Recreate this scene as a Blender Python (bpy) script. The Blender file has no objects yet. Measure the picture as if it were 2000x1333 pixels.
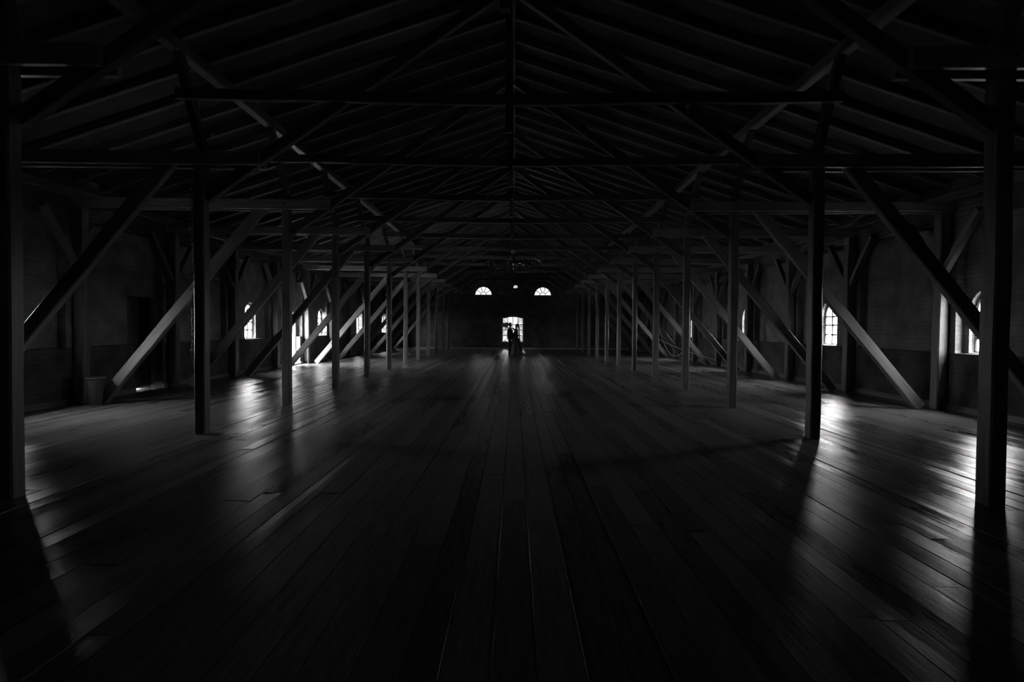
import bpy, bmesh, math, random
from mathutils import Vector, Matrix, Quaternion, Euler
random.seed(7)
S = bpy.context.scene
COL = S.collection
R = math.radians

# ------------------------------------------------------------------ camera
cam_d = bpy.data.cameras.new('camera'); cam = bpy.data.objects.new('camera', cam_d); COL.objects.link(cam)
cam_d.sensor_width = 36.0; cam_d.lens = 21.6; cam_d.clip_start = 0.05; cam_d.clip_end = 500
cam.location = (0, 0, 1.56)
cam.rotation_mode = 'QUATERNION'
cam.rotation_quaternion = (Quaternion((0, 0, 1), R(0.24)) @ Quaternion((1, 0, 0), R(90 - 1.36)) @ Quaternion((0, 0, 1), R(0.36)))
S.camera = cam
# ------------------------------------------------------------------ sky, exposure
w = bpy.data.worlds.new('overcast_sky'); S.world = w; w.use_nodes = True
nt = w.node_tree; nt.nodes.clear()
bg = nt.nodes.new('ShaderNodeBackground'); ow = nt.nodes.new('ShaderNodeOutputWorld')
tc = nt.nodes.new('ShaderNodeTexCoord'); sx = nt.nodes.new('ShaderNodeSeparateXYZ'); cr = nt.nodes.new('ShaderNodeValToRGB')
cr.color_ramp.elements[0].position = 0.0; cr.color_ramp.elements[0].color = (0.33, 0.33, 0.33, 1)
cr.color_ramp.elements[1].position = 1.0; cr.color_ramp.elements[1].color = (1.0, 1.0, 1.0, 1)
nt.links.new(tc.outputs['Generated'], sx.inputs[0]); nt.links.new(sx.outputs['Z'], cr.inputs[0])
nt.links.new(cr.outputs[0], bg.inputs[0]); nt.links.new(bg.outputs[0], ow.inputs[0])
bg.inputs[1].default_value = 120.0
S.view_settings.view_transform = 'Standard'; S.view_settings.look = 'None'
S.view_settings.gamma = 1.0; S.view_settings.use_curve_mapping = False
S.view_settings.exposure = 0.4
S.cycles.use_adaptive_sampling = False
S.cycles.use_denoising = True
S.cycles.max_bounces = 8; S.cycles.diffuse_bounces = 5; S.cycles.glossy_bounces = 5; S.cycles.transparent_max_bounces = 12
S.cycles.sample_clamp_indirect = 4.0
S.cycles.caustics_reflective = False; S.cycles.caustics_refractive = False

# ------------------------------------------------------------------ plan (metres; y runs away from the camera)
CX = -0.1                                  # axis of the nave
BAY = 3.27; Y0 = 5.46; NF = 12
FR = [Y0 + BAY * k for k in range(NF)]     # depth of each timber frame
WALL = 8.5                                 # inner face of the side walls, from the axis
NICHE = 0.17; WTH = 0.16
YF = 43.0; YB = -3.5
RIDGE = 7.1; PITCH = 0.33
def roof(x): return RIDGE - PITCH * abs(x - CX)

# ------------------------------------------------------------------ materials
def new_mat(name):
    m = bpy.data.materials.new(name); m.use_nodes = True
    n = m.node_tree.nodes; b = n['Principled BSDF']
    return m, m.node_tree, b
def g(v): return (v, v, v, 1)
def wood(name, lo, hi, rough=0.5, scale=7.0, bump=0.25, coord='Generated', stretch=(1, 1, 1), spec=0.4, obrand=0.0):
    m, t, b = new_mat(name); N = t.nodes; L = t.links
    tc = N.new('ShaderNodeTexCoord'); mp = N.new('ShaderNodeMapping'); mp.inputs['Scale'].default_value = stretch
    no = N.new('ShaderNodeTexNoise'); no.inputs['Scale'].default_value = scale; no.inputs['Detail'].default_value = 6; no.inputs['Roughness'].default_value = 0.65
    ra = N.new('ShaderNodeValToRGB'); ra.color_ramp.elements[0].position = 0.3; ra.color_ramp.elements[1].position = 0.72
    ra.color_ramp.elements[0].color = g(lo); ra.color_ramp.elements[1].color = g(hi)
    L.new(tc.outputs[coord], mp.inputs[0]); L.new(mp.outputs[0], no.inputs['Vector']); L.new(no.outputs['Fac'], ra.inputs[0])
    out = ra.outputs[0]
    if obrand:
        oi = N.new('ShaderNodeObjectInfo'); ge = N.new('ShaderNodeNewGeometry')
        ad = N.new('ShaderNodeMath'); ad.operation = 'ADD'; L.new(oi.outputs['Random'], ad.inputs[0]); L.new(ge.outputs['Random Per Island'], ad.inputs[1])
        fr = N.new('ShaderNodeMath'); fr.operation = 'FRACT'; L.new(ad.outputs[0], fr.inputs[0])
        mr = N.new('ShaderNodeMapRange'); mr.inputs['To Min'].default_value = 1 - obrand; mr.inputs['To Max'].default_value = 1 + obrand
        L.new(fr.outputs[0], mr.inputs['Value'])
        hs = N.new('ShaderNodeHueSaturation'); L.new(out, hs.inputs['Color']); L.new(mr.outputs[0], hs.inputs['Value']); out = hs.outputs[0]
        # wear changes the polish board by board
        rr = N.new('ShaderNodeMapRange'); rr.inputs['To Min'].default_value = rough - 0.07; rr.inputs['To Max'].default_value = rough + 0.09
        mx = N.new('ShaderNodeMath'); mx.operation = 'MULTIPLY_ADD'; L.new(fr.outputs[0], mx.inputs[0]); mx.inputs[1].default_value = 0.5; L.new(no.outputs['Fac'], mx.inputs[2])
        sb = N.new('ShaderNodeMath'); sb.operation = 'SUBTRACT'; L.new(mx.outputs[0], sb.inputs[0]); sb.inputs[1].default_value = 0.25
        L.new(sb.outputs[0], rr.inputs['Value']); L.new(rr.outputs[0], b.inputs['Roughness'])
    else:
        b.inputs['Roughness'].default_value = rough
    L.new(out, b.inputs['Base Color'])
    b.inputs['Specular IOR Level'].default_value = spec
    bp = N.new('ShaderNodeBump'); bp.inputs['Strength'].default_value = bump; bp.inputs['Distance'].default_value = 0.01
    L.new(no.outputs['Fac'], bp.inputs['Height']); L.new(bp.outputs[0], b.inputs['Normal'])
    return m
def plain(name, v, rough=0.5, metal=0.0, spec=0.5, noise=0.0, scale=30):
    m, t, b = new_mat(name)
    b.inputs['Roughness'].default_value = rough; b.inputs['Metallic'].default_value = metal; b.inputs['Specular IOR Level'].default_value = spec
    if noise:
        N = t.nodes; no = N.new('ShaderNodeTexNoise'); no.inputs['Scale'].default_value = scale
        tc = N.new('ShaderNodeTexCoord'); t.links.new(tc.outputs['Object'], no.inputs['Vector'])
        ra = N.new('ShaderNodeValToRGB'); ra.color_ramp.elements[0].color = g(v * (1 - noise)); ra.color_ramp.elements[1].color = g(v * (1 + noise))
        t.links.new(no.outputs['Fac'], ra.inputs[0]); t.links.new(ra.outputs[0], b.inputs['Base Color'])
    else:
        b.inputs['Base Color'].default_value = g(v)
    return m
def plaster(name, lo, hi, course=0.0):
    m, t, b = new_mat(name); N = t.nodes; L = t.links
    tc = N.new('ShaderNodeTexCoord')
    no = N.new('ShaderNodeTexNoise'); no.inputs['Scale'].default_value = 2.2; no.inputs['Detail'].default_value = 8
    L.new(tc.outputs['Object'], no.inputs['Vector'])
    ra = N.new('ShaderNodeValToRGB'); ra.color_ramp.elements[0].position = 0.3; ra.color_ramp.elements[1].position = 0.75
    ra.color_ramp.elements[0].color = g(lo); ra.color_ramp.elements[1].color = g(hi)
    L.new(no.outputs['Fac'], ra.inputs[0]); L.new(ra.outputs[0], b.inputs['Base Color'])
    b.inputs['Roughness'].default_value = 0.9; b.inputs['Specular IOR Level'].default_value = 0.2
    n2 = N.new('ShaderNodeTexNoise'); n2.inputs['Scale'].default_value = 14; n2.inputs['Detail'].default_value = 5
    L.new(tc.outputs['Object'], n2.inputs['Vector'])
    bp = N.new('ShaderNodeBump'); bp.inputs['Strength'].default_value = 0.5; bp.inputs['Distance'].default_value = 0.02
    h = n2.outputs['Fac']
    if course:
        s = N.new('ShaderNodeSeparateXYZ'); L.new(tc.outputs['Object'], s.inputs[0])
        mm = N.new('ShaderNodeMath'); mm.operation = 'MULTIPLY'; mm.inputs[1].default_value = 1 / course; L.new(s.outputs['Z'], mm.inputs[0])
        f = N.new('ShaderNodeMath'); f.operation = 'FRACT'; L.new(mm.outputs[0], f.inputs[0])
        p = N.new('ShaderNodeMath'); p.operation = 'PINGPONG'; p.inputs[1].default_value = 0.5; L.new(f.outputs[0], p.inputs[0])
        k = N.new('ShaderNodeMath'); k.operation = 'MINIMUM'; k.inputs[1].default_value = 0.1; L.new(p.outputs[0], k.inputs[0])
        q = N.new('ShaderNodeMath'); q.operation = 'MULTIPLY_ADD'; q.inputs[1].default_value = 12.0; L.new(k.outputs[0], q.inputs[0]); L.new(n2.outputs['Fac'], q.inputs[2])
        h = q.outputs[0]
    L.new(h, bp.inputs['Height']); L.new(bp.outputs[0], b.inputs['Normal'])
    return m
def glass(name, tint):
    m = bpy.data.materials.new(name); m.use_nodes = True; t = m.node_tree; N = t.nodes; N.clear()
    o = N.new('ShaderNodeOutputMaterial'); tr = N.new('ShaderNodeBsdfTransparent'); gl = N.new('ShaderNodeBsdfGlossy'); mx = N.new('ShaderNodeMixShader')
    no = N.new('ShaderNodeTexNoise'); no.inputs['Scale'].default_value = 3.0
    tc = N.new('ShaderNodeTexCoord'); t.links.new(tc.outputs['Object'], no.inputs['Vector'])
    ra = N.new('ShaderNodeValToRGB'); ra.color_ramp.elements[0].color = g(tint * 0.85); ra.color_ramp.elements[1].color = g(min(1, tint * 1.15))
    t.links.new(no.outputs['Fac'], ra.inputs[0]); t.links.new(ra.outputs[0], tr.inputs[0])
    gl.inputs['Roughness'].default_value = 0.05; gl.inputs['Color'].default_value = g(0.6)
    mx.inputs[0].default_value = 0.05
    t.links.new(tr.outputs[0], mx.inputs[1]); t.links.new(gl.outputs[0], mx.inputs[2]); t.links.new(mx.outputs[0], o.inputs[0])
    return m
def emit(name, v, s):
    m, t, b = new_mat(name); b.inputs['Base Color'].default_value = g(v); b.inputs['Emission Color'].default_value = g(1); b.inputs['Emission Strength'].default_value = s
    return m

M = {}
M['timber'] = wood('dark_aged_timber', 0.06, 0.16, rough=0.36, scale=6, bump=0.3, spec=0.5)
M['high'] = wood('sooty_roof_timber', 0.035, 0.095, rough=0.42, scale=6, bump=0.3)  # roof timber darkened so the gloom up high sits in its colour
M['strut'] = wood('weathered_strut_timber', 0.09, 0.24, rough=0.4, scale=6, bump=0.35)  # lighter timber copy; window and door light put into its colour
M['tie'] = wood('planed_tie_beam', 0.14, 0.30, rough=0.35, scale=6, bump=0.15, spec=0.6)  # lightened so the tie undersides look lit from below
M['rafter'] = wood('rafter_timber', 0.06, 0.15, rough=0.55, scale=6, bump=0.35)
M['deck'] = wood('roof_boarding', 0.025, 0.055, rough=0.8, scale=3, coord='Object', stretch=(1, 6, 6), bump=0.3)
M['floor'] = wood('worn_floorboards', 0.09, 0.21, rough=0.3, scale=3.2, coord='Object', stretch=(9, 0.8, 9), bump=0.27, spec=0.36, obrand=0.35)
def polish(m, k, ior):
    """swap the coat for a waxed one: diffuse wood under a short-tailed gloss"""
    t = m.node_tree; N = t.nodes; b = N['Principled BSDF']
    di = N.new('ShaderNodeBsdfDiffuse'); gl = N.new('ShaderNodeBsdfGlossy'); gl.distribution = 'BECKMANN'; gl.inputs['Color'].default_value = g(1)
    fr = N.new('ShaderNodeFresnel'); fr.inputs['IOR'].default_value = ior
    mu = N.new('ShaderNodeMath'); mu.operation = 'MULTIPLY'; mu.inputs[1].default_value = k
    mx = N.new('ShaderNodeMixShader')
    for sock, dst in (('Base Color', di.inputs['Color']), ('Roughness', gl.inputs['Roughness'])): t.links.new(b.inputs[sock].links[0].from_socket, dst)
    nsock = b.inputs['Normal'].links[0].from_socket
    for x in (di, gl, fr): t.links.new(nsock, x.inputs['Normal'])
    t.links.new(fr.outputs[0], mu.inputs[0]); t.links.new(mu.outputs[0], mx.inputs[0]); t.links.new(di.outputs[0], mx.inputs[1]); t.links.new(gl.outputs[0], mx.inputs[2])
    t.links.new(mx.outputs[0], N['Material Output'].inputs['Surface']); N.remove(b)
polish(M['floor'], 0.62, 1.35)
M['slab'] = plain('floor_substrate', 0.03, 0.9)
M['plaster'] = plaster('old_limewash', 0.13, 0.29, course=0.09)
M['brick'] = plaster('sooty_brickwork', 0.045, 0.11, course=0.09)  # darker wall copy; shade on parapets and headers put into the colour
M['farwall'] = plaster('far_wall_boarding', 0.08, 0.18, course=0.24)
M['white'] = plaster('white_render', 0.6, 0.75)
M['door'] = wood('door_timber', 0.05, 0.11, rough=0.6, coord='Object', stretch=(8, 8, 1), scale=3)
M['frame'] = plain('painted_window_frame', 0.04, 0.5, noise=0.3)
M['pale'] = plain('pale_painted_board', 0.5, 0.6, noise=0.15, scale=6)
M['clear'] = glass('clear_window_glass', 0.8)
M['rear'] = glass('soot_stained_glass', 0.10)  # tint sets how much fill the added rear windows let in
M['dusty'] = glass('dusty_window_glass', 0.19)  # tinted dark to bring down the sky's brightness in the lunettes
M['dim'] = glass('grimy_window_glass', 0.165)  # tinted dark to tame the sky behind the couple
M['metal'] = plain('dark_iron', 0.2, 0.16, metal=1.0, noise=0.2)
M['brass'] = plain('worn_brass', 0.6, 0.13, metal=1.0, noise=0.2)
M['black'] = plain('black_plastic', 0.03, 0.4, noise=0.2)
M['wire'] = plain('clear_cable', 0.06, 0.4, noise=0.2)
M['bulb'] = plain('unlit_glass_bulb', 0.7, 0.12, spec=0.8)
M['rope'] = plain('pale_rope', 0.55, 0.7, noise=0.25)
M['signlit'] = emit('lit_sign_panel', 0.7, 0.75)
M['ink'] = plain('sign_ink', 0.03, 0.6)
M['signpale'] = plain('sign_white', 0.6, 0.5)
M['grey'] = plain('grey_plastic', 0.07, 0.5, noise=0.2)
M['suit'] = plain('black_wool', 0.012, 0.85, spec=0.2, noise=0.3)
M['skin'] = plain('skin', 0.17, 0.5, noise=0.05)  # skin tone darkened to stand for backlight from the far window
M['hair'] = plain('dark_hair', 0.012, 0.5, noise=0.3, scale=80)
M['gown'] = plain('gown_satin', 0.035, 0.6, spec=0.3, noise=0.1)  # white gown coloured near black to read as a backlit silhouette
M['tulle'] = plain('tulle', 0.10, 0.8, spec=0.2, noise=0.2)
M['veil'] = plain('veil_fabric', 0.03, 0.8, spec=0.2, noise=0.2)
M['petal'] = plain('petals', 0.06, 0.7, noise=0.4, scale=60)
M['leaf'] = plain('leaves', 0.025, 0.6, noise=0.4, scale=60)
M['gravel'] = plain('pale_gravel', 0.72, 0.95, spec=0.1, noise=0.15, scale=3)
M['foliage'] = plain('tree_foliage', 0.38, 0.8, spec=0.2, noise=0.4, scale=2)
M['bark'] = plain('tree_bark', 0.06, 0.9, noise=0.3)

# ------------------------------------------------------------------ helpers
class MB:
    def __init__(s): s.v = []; s.f = []
    def quad(s, *p):
        n = len(s.v); s.v += [tuple(q) for q in p]; s.f.append(tuple(range(n, n + len(p))))
    def box(s, x0, x1, y0, y1, z0, z1):
        n = len(s.v)
        s.v += [(x0, y0, z0), (x1, y0, z0), (x1, y1, z0), (x0, y1, z0), (x0, y0, z1), (x1, y0, z1), (x1, y1, z1), (x0, y1, z1)]
        s.f += [tuple(n + i for i in q) for q in ((3, 2, 1, 0), (4, 5, 6, 7), (0, 1, 5, 4), (1, 2, 6, 5), (2, 3, 7, 6), (3, 0, 4, 7))]
    def prism(s, pts, mp, w0, w1):
        n = len(s.v); k = len(pts)
        s.v += [tuple(mp(u, v, w0)) for u, v in pts] + [tuple(mp(u, v, w1)) for u, v in pts]
        s.f.append(tuple(range(n + k - 1, n - 1, -1))); s.f.append(tuple(range(n + k, n + 2 * k)))
        for i in range(k): j = (i + 1) % k; s.f.append((n + i, n + j, n + k + j, n + k + i))
    def tube(s, pts, r, seg=8, closed=False):
        pts = [Vector(p) for p in pts]; n0 = len(s.v); rings = len(pts)
        rr = r if isinstance(r, (list, tuple)) else [r] * rings
        prev = None
        for i, p in enumerate(pts):
            a = pts[i - 1] if (i or closed) else pts[i]; b = pts[(i + 1) % rings] if (i < rings - 1 or closed) else pts[i]
            d = (b - a).normalized() if (b - a).length > 1e-9 else Vector((0, 0, 1))
            if prev is None: prev = d.orthogonal().normalized()
            u = (prev - d * prev.dot(d)); u = u.normalized() if u.length > 1e-6 else d.orthogonal().normalized()
            prev = u; v = d.cross(u)
            for k in range(seg):
                t = 2 * math.pi * k / seg
                s.v.append(tuple(p + (u * math.cos(t) + v * math.sin(t)) * rr[i]))
        m = rings if closed else rings - 1
        for i in range(m):
            for k in range(seg):
                j = (i + 1) % rings; k2 = (k + 1) % seg
                s.f.append((n0 + i * seg + k, n0 + i * seg + k2, n0 + j * seg + k2, n0 + j * seg + k))
        if not closed:
            s.f.append(tuple(n0 + k for k in reversed(range(seg)))); s.f.append(tuple(n0 + (rings - 1) * seg + k for k in range(seg)))
    def rings(s, rings, cap=True):
        n0 = len(s.v); seg = len(rings[0])
        for r in rings: s.v += [tuple(p) for p in r]
        for i in range(len(rings) - 1):
            for k in range(seg):
                k2 = (k + 1) % seg
                s.f.append((n0 + i * seg + k, n0 + i * seg + k2, n0 + (i + 1) * seg + k2, n0 + (i + 1) * seg + k))
        if cap:
            s.f.append(tuple(n0 + k for k in reversed(range(seg)))); s.f.append(tuple(n0 + (len(rings) - 1) * seg + k for k in range(seg)))
    def lathe(s, prof, c=(0, 0, 0), seg=14):
        s.rings([[(c[0] + r * math.cos(2 * math.pi * k / seg), c[1] + r * math.sin(2 * math.pi * k / seg), c[2] + z) for k in range(seg)] for r, z in prof])
    def ball(s, c, rx, ry=None, rz=None, seg=10, rg=6, wob=0.0):
        ry = ry or rx; rz = rz or rx
        rs = []
        for i in range(1, rg):
            t = math.pi * i / rg
            q = 1 + random.uniform(-wob, wob)
            rs.append([(c[0] + q * rx * math.sin(t) * math.cos(2 * math.pi * k / seg), c[1] + q * ry * math.sin(t) * math.sin(2 * math.pi * k / seg), c[2] - rz * math.cos(t)) for k in range(seg)])
        s.rings(rs)
    def mesh(s, name):
        me = bpy.data.meshes.new(name); me.from_pydata(s.v, [], s.f)
        bm = bmesh.new(); bm.from_mesh(me); bmesh.ops.recalc_face_normals(bm, faces=bm.faces); bm.to_mesh(me); bm.free()
        return me
    def build(s, name, mat, parent=None, smooth=False, loc=None):
        me = s.mesh(name); me.materials.append(mat)
        if smooth:
            for p in me.polygons: p.use_smooth = True
        o = bpy.data.objects.new(name, me); COL.objects.link(o)
        if loc is not None: o.location = loc
        if parent: o.parent = parent
        return o
def tag(o, label=None, cat=None, group=None, kind=None):
    if label: o['label'] = label
    if cat: o['category'] = cat
    if group: o['group'] = group
    if kind: o['kind'] = kind
    return o
def empty(name, loc, label=None, cat=None, group=None, kind=None):
    o = bpy.data.objects.new(name, None); COL.objects.link(o); o.location = loc; o.empty_display_size = 0.1
    return tag(o, label, cat, group, kind)
_bars = {}
def bar_mesh(L, w, d, seg, jit, seed):
    key = (round(L, 3), w, d, seg, jit, seed)
    if key in _bars: return _bars[key]
    rnd = random.Random(seed * 977 + int(L * 100))
    c = min(w, d) * 0.1; mb = MB(); rs = []
    base = [(-w / 2 + c, -d / 2), (w / 2 - c, -d / 2), (w / 2, -d / 2 + c), (w / 2, d / 2 - c), (w / 2 - c, d / 2), (-w / 2 + c, d / 2), (-w / 2, d / 2 - c), (-w / 2, -d / 2 + c)]
    for i in range(seg + 1):
        ox, oy = rnd.uniform(-jit, jit), rnd.uniform(-jit, jit); q = 1 + rnd.uniform(-jit, jit) * 4
        rs.append([(x * q + ox, y * q + oy, L * i / seg) for x, y in base])
    mb.rings(rs); me = mb.mesh('timber_bar'); _bars[key] = me
    return me
def bar(name, p0, p1, w, d, mat, parent=None, seg=5, jit=0.006, seed=None):
    """a hewn timber from p0 to p1: w across, d along the depth of the hall"""
    p0 = Vector(p0); p1 = Vector(p1); ax = (p1 - p0); L = ax.length; ax.normalize()
    yy = Vector((0, 1, 0)) if abs(ax.y) < 0.9 else Vector((1, 0, 0))
    xx = yy.cross(ax).normalized(); yy = ax.cross(xx).normalized()
    me = bar_mesh(L, w, d, seg, jit, random.randrange(4) if seed is None else seed)
    if not me.materials: me.materials.append(mat)
    o = bpy.data.objects.new(name, me); COL.objects.link(o)
    if me.materials[0] != mat:
        o.material_slots[0].link = 'OBJECT'; o.material_slots[0].material = mat
    o.rotation_mode = 'QUATERNION'; o.rotation_quaternion = Matrix((xx, yy, ax)).transposed().to_quaternion()
    o.location = p0 - (parent.location if parent else Vector())
    if parent: o.parent = parent
    return o
ORD = ['first', 'second', 'third', 'fourth', 'fifth', 'sixth', 'seventh', 'eighth', 'ninth', 'tenth', 'eleventh', 'twelfth']

def panel(mb, mp, us, bottom, top, ops, w0, w1):
    """a wall sheet with openings; us = forced break points, ops = (u0, u1, lower(u), upper(u), n)"""
    ev = sorted(set(us + [o[0] for o in ops] + [o[1] for o in ops]))
    for a, b in zip(ev, ev[1:]):
        op = next((o for o in ops if o[0] <= a + 1e-6 and o[1] >= b - 1e-6), None)
        n = op[4] if op else 1
        for i in range(n):
            u0 = a + (b - a) * i / n; u1 = a + (b - a) * (i + 1) / n
            if op:
                lo0, lo1, hi0, hi1 = op[2](u0), op[2](u1), op[3](u0), op[3](u1)
                spans = [(bottom, bottom, lo0, lo1), (hi0, hi1, top(u0), top(u1))]
                mb.quad(mp(u0, hi0, w0), mp(u1, hi1, w0), mp(u1, hi1, w1), mp(u0, hi0, w1))
                if lo0 > bottom + 1e-4: mb.quad(mp(u0, lo0, w0), mp(u1, lo1, w0), mp(u1, lo1, w1), mp(u0, lo0, w1))
            else:
                spans = [(bottom, bottom, top(u0), top(u1))]
            for s0, s1, t0, t1 in spans:
                if max(t0 - s0, t1 - s1) > 1e-4:
                    for ww in (w0, w1): mb.quad(mp(u0, s0, ww), mp(u1, s1, ww), mp(u1, t1, ww), mp(u0, t0, ww))
    for o in ops:
        for u in (o[0], o[1]):
            if o[3](u) - o[2](u) > 1e-3: mb.quad(mp(u, o[2](u), w0), mp(u, o[3](u), w0), mp(u, o[3](u), w1), mp(u, o[2](u), w1))

# ------------------------------------------------------------------ setting: ground, floor, walls, roof
gr = MB(); gr.box(-90, 90, -60, 140, -0.5, -0.12); tag(gr.build('ground', M['gravel']), kind='structure')

fl = empty('floor', (0, 0, 0), kind='structure')
sl = MB(); sl.box(CX - 9.15, CX + 9.15, YB - .2, YF + 0.2, -0.11, -0.035); sl.build('floor_substrate', M['slab'], fl)
rnd = random.Random(3)
boards = []; x = CX - WALL - 0.02
while x < CX + WALL:
    wd = rnd.choice((0.17, 0.19, 0.21, 0.23)); y = YB - rnd.uniform(0, 4)
    while y < YF:
        ln = rnd.uniform(3.6, 6.2); y1 = min(y + ln, YF)
        if y1 > YB: boards.append((x, min(x + wd, CX + WALL + 0.02), max(y, YB), y1))
        y += ln
    x += wd
def board_shape(mb, b, ox=0, oy=0, oz=0):
    x0, x1, y0, y1 = b; gp = 0.002; dz = rnd.uniform(-0.002, 0.002); tl = rnd.uniform(-0.0034, 0.0034); e = 0.0015
    cup = rnd.uniform(-0.0022, 0.0026); n = len(mb.v); xs = [x0 + gp, x0 + gp + e, (x0 + x1) / 2, x1 - gp - e, x1 - gp]; zs = [-e - tl, -tl, cup, tl, -e + tl]
    ys = [y0 + 0.002, y1 - 0.002]
    for yy in ys:
        mb.v += [(xx - ox, yy - oy, zz + dz - oz) for xx, zz in zip(xs, zs)] + [(xs[4] - ox, yy - oy, -0.035 - oz), (xs[0] - ox, yy - oy, -0.035 - oz)]
    for i in range(7):
        j = (i + 1) % 7; mb.f.append((n + i, n + j, n + 7 + j, n + 7 + i))
    mb.f.append(tuple(n + i for i in range(7))); mb.f.append(tuple(n + 13 - i for i in range(7)))
def in_view(b):
    yc = max(b[3], 0.1)
    return yc > 2.4 and abs((b[0] + b[1]) / 2) < 0.86 * yc
def size(b):
    y0 = max(b[2], 2.4); y1 = max(b[3], 2.5)
    return (b[1] - b[0]) / max(y0, 2.4) * (1 / y0 - 1 / y1)
vis = sorted([b for b in boards if in_view(b)], key=size, reverse=True)[:290]
vs = set(vis); rest = MB()
for b in boards:
    if b in vs:
        mb = MB(); board_shape(mb, b, b[0], b[2]); mb.build('floorboard', M['floor'], fl, loc=(b[0], b[2], 0))
    else: board_shape(rest, b)
tag(rest.build('floorboards', M['floor'], fl), kind='stuff')

WHW, WSILL, WSPR = 0.42, 1.1, 1.88
WIN = {-1: [10.25, 20.35, 27.75, 34.45, 41.0], 1: [11.2, 16.8, 22.75, 29.5]}
DOORS = [(13.87, 14.97, 2.2), (23.55, 24.6, 2.1)]          # both on the left
def arch_up(c, r, spr): return lambda u: spr + math.sqrt(max(r * r - (u - c) ** 2, 0))
for s, nm in ((-1, 'left'), (1, 'right')):
    mp = lambda u, v, ww, s=s: (CX + s * ww, u, v)
    mb = MB(); ops = []
    for c in WIN[s]: ops.append((c - WHW, c + WHW, lambda u: WSILL, arch_up(c, WHW, WSPR), 18))
    if s < 0:
        for a, b, h in DOORS: ops.append((a, b, lambda u: -0.12, lambda u, h=h: h, 1))
    panel(mb, mp, [YB - 0.2, YF + 0.2], -0.12, lambda u: 4.5, ops, WALL + NICHE, WALL + NICHE + WTH)
    for y in FR: mb.prism([(y - 0.25, WSILL), (y + 0.25, WSILL), (y + 0.25, 3.3), (y - 0.25, 3.3)], mp, WALL + 0.001, WALL + NICHE + 0.01)
    nback = len(mb.f)
    # inner skin: parapet, piers at each frame and a header over each recess
    ys = [YB] + [y for y in FR] + [YF]
    for i, (a, b) in enumerate(zip(ys, ys[1:])):
        a2, b2 = a + 0.25, b - 0.25
        dr = [d for d in DOORS if s < 0 and a < (d[0] + d[1]) / 2 < b]
        segs = [(a, b)] if not dr else [(a, dr[0][0]), (dr[0][1], b)]
        for p, q in segs: mb.prism([(p, -0.1), (q, -0.1), (q, WSILL), (p, WSILL)], mp, WALL, WALL + NICHE + 0.01)
        mb.prism([(a, 3.55), (a2, 3.2), (a2 + 0.35, 3.62), (b2 - 0.35, 3.62), (b2, 3.2), (b, 3.55), (b, 4.5), (a, 4.5)], mp, WALL, WALL + NICHE + 0.01)
    if s < 0:                                              # deep door reveals
        for a, b, h in DOORS[:1]:
            mb.box(CX - 9.15, CX - 8.8, a - 0.2, a, -0.1, h + 0.25); mb.box(CX - 9.15, CX - 8.8, b, b + 0.2, -0.1, h + 0.25); mb.box(CX - 9.15, CX - 8.8, a, b, h, h + 0.25)
    wo = tag(mb.build('wall_' + nm, M['plaster']), kind='structure'); wo.data.materials.append(M['brick'])
    for f_ in wo.data.polygons[nback:]: f_.material_index = 1
    bb = MB()
    pieces = [(YB, YF)] if s > 0 else [(YB, DOORS[0][0]), (DOORS[0][1], DOORS[1][0]), (DOORS[1][1], YF)]
    for p, q in pieces: bb.prism([(p, 0.002), (q, 0.002), (q, 0.11), (p, 0.11)], mp, WALL - 0.03, WALL)
    tag(bb.build('baseboard_' + nm, M['timber']), kind='structure')

# far wall with its arched window and two lunettes
FW = (-0.87, 0.61); LUN = [(-2.2, 0.6, 3.735), (1.95, 0.6, 3.72)]
def fw_up(u):
    c = (FW[0] + FW[1]) / 2; h = (FW[1] - FW[0]) / 2; return 2.13 + 0.15 * (1 - ((u - c) / h) ** 2)
mp = lambda u, v, ww: (u, YF + ww, v)
mb = MB(); ops = [(FW[0], FW[1], lambda u: 0.49, fw_up, 12)]
for c, r, z in LUN: ops.append((c - r, c + r, lambda u, z=z: z, arch_up(c, r, z), 20))
panel(mb, mp, [CX - 8.85, CX, CX + 8.85], -0.1, lambda u: roof(u) + 0.2, ops, 0.0, 0.22)
tag(mb.build('wall_far', M['farwall']), kind='structure')
mb = MB(); panel(mb, mp, [CX - 8.85, CX, CX + 8.85], -0.1, lambda u: roof(u) + 0.2, ops, YB - YF - 0.22, YB - YF)  # unseen back wall; its window openings are added for fill light
tag(mb.build('wall_back', M['farwall']), kind='structure')
bb = MB(); bb.prism([(CX - 8.45, 0.002), (CX + 8.45, 0.002), (CX + 8.45, 0.07), (CX - 8.45, 0.07)], mp, -0.35, 0.0)
tag(bb.build('baseboard_far', M['pale']), kind='structure')  # pale board added in place of the lit floor edge

# roof: boarding, ridge, rafters
ce = empty('ceiling', (CX, 0, RIDGE), kind='structure')
for s in (-1, 1):
    mb = MB(); xo = 9.3
    mb.prism([(0, 0.15), (s * xo, 0.15 - PITCH * xo), (s * xo, 0.27 - PITCH * xo), (0, 0.27)], lambda u, v, ww: (u, ww, v), YB - 0.4, YF + 0.4)
    mb.build('roof_boarding', M['deck'], ce)
    y = FR[0] - 2 * BAY
    i = 0
    while y < YF - 0.1:
        bar('rafter', (CX + s * 0.06, y, RIDGE + 0.07 - 0.02), (CX + s * 8.9, y, RIDGE + 0.07 - PITCH * 8.9), 0.15, 0.1, M['rafter'], ce, seg=6, jit=0.008)
        y += BAY / 4; i += 1
bar('ridge_beam', (CX, YB, RIDGE + 0.0), (CX, YF, RIDGE + 0.0), 0.1, 0.16, M['rafter'], ce, seg=14, jit=0.008)

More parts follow.
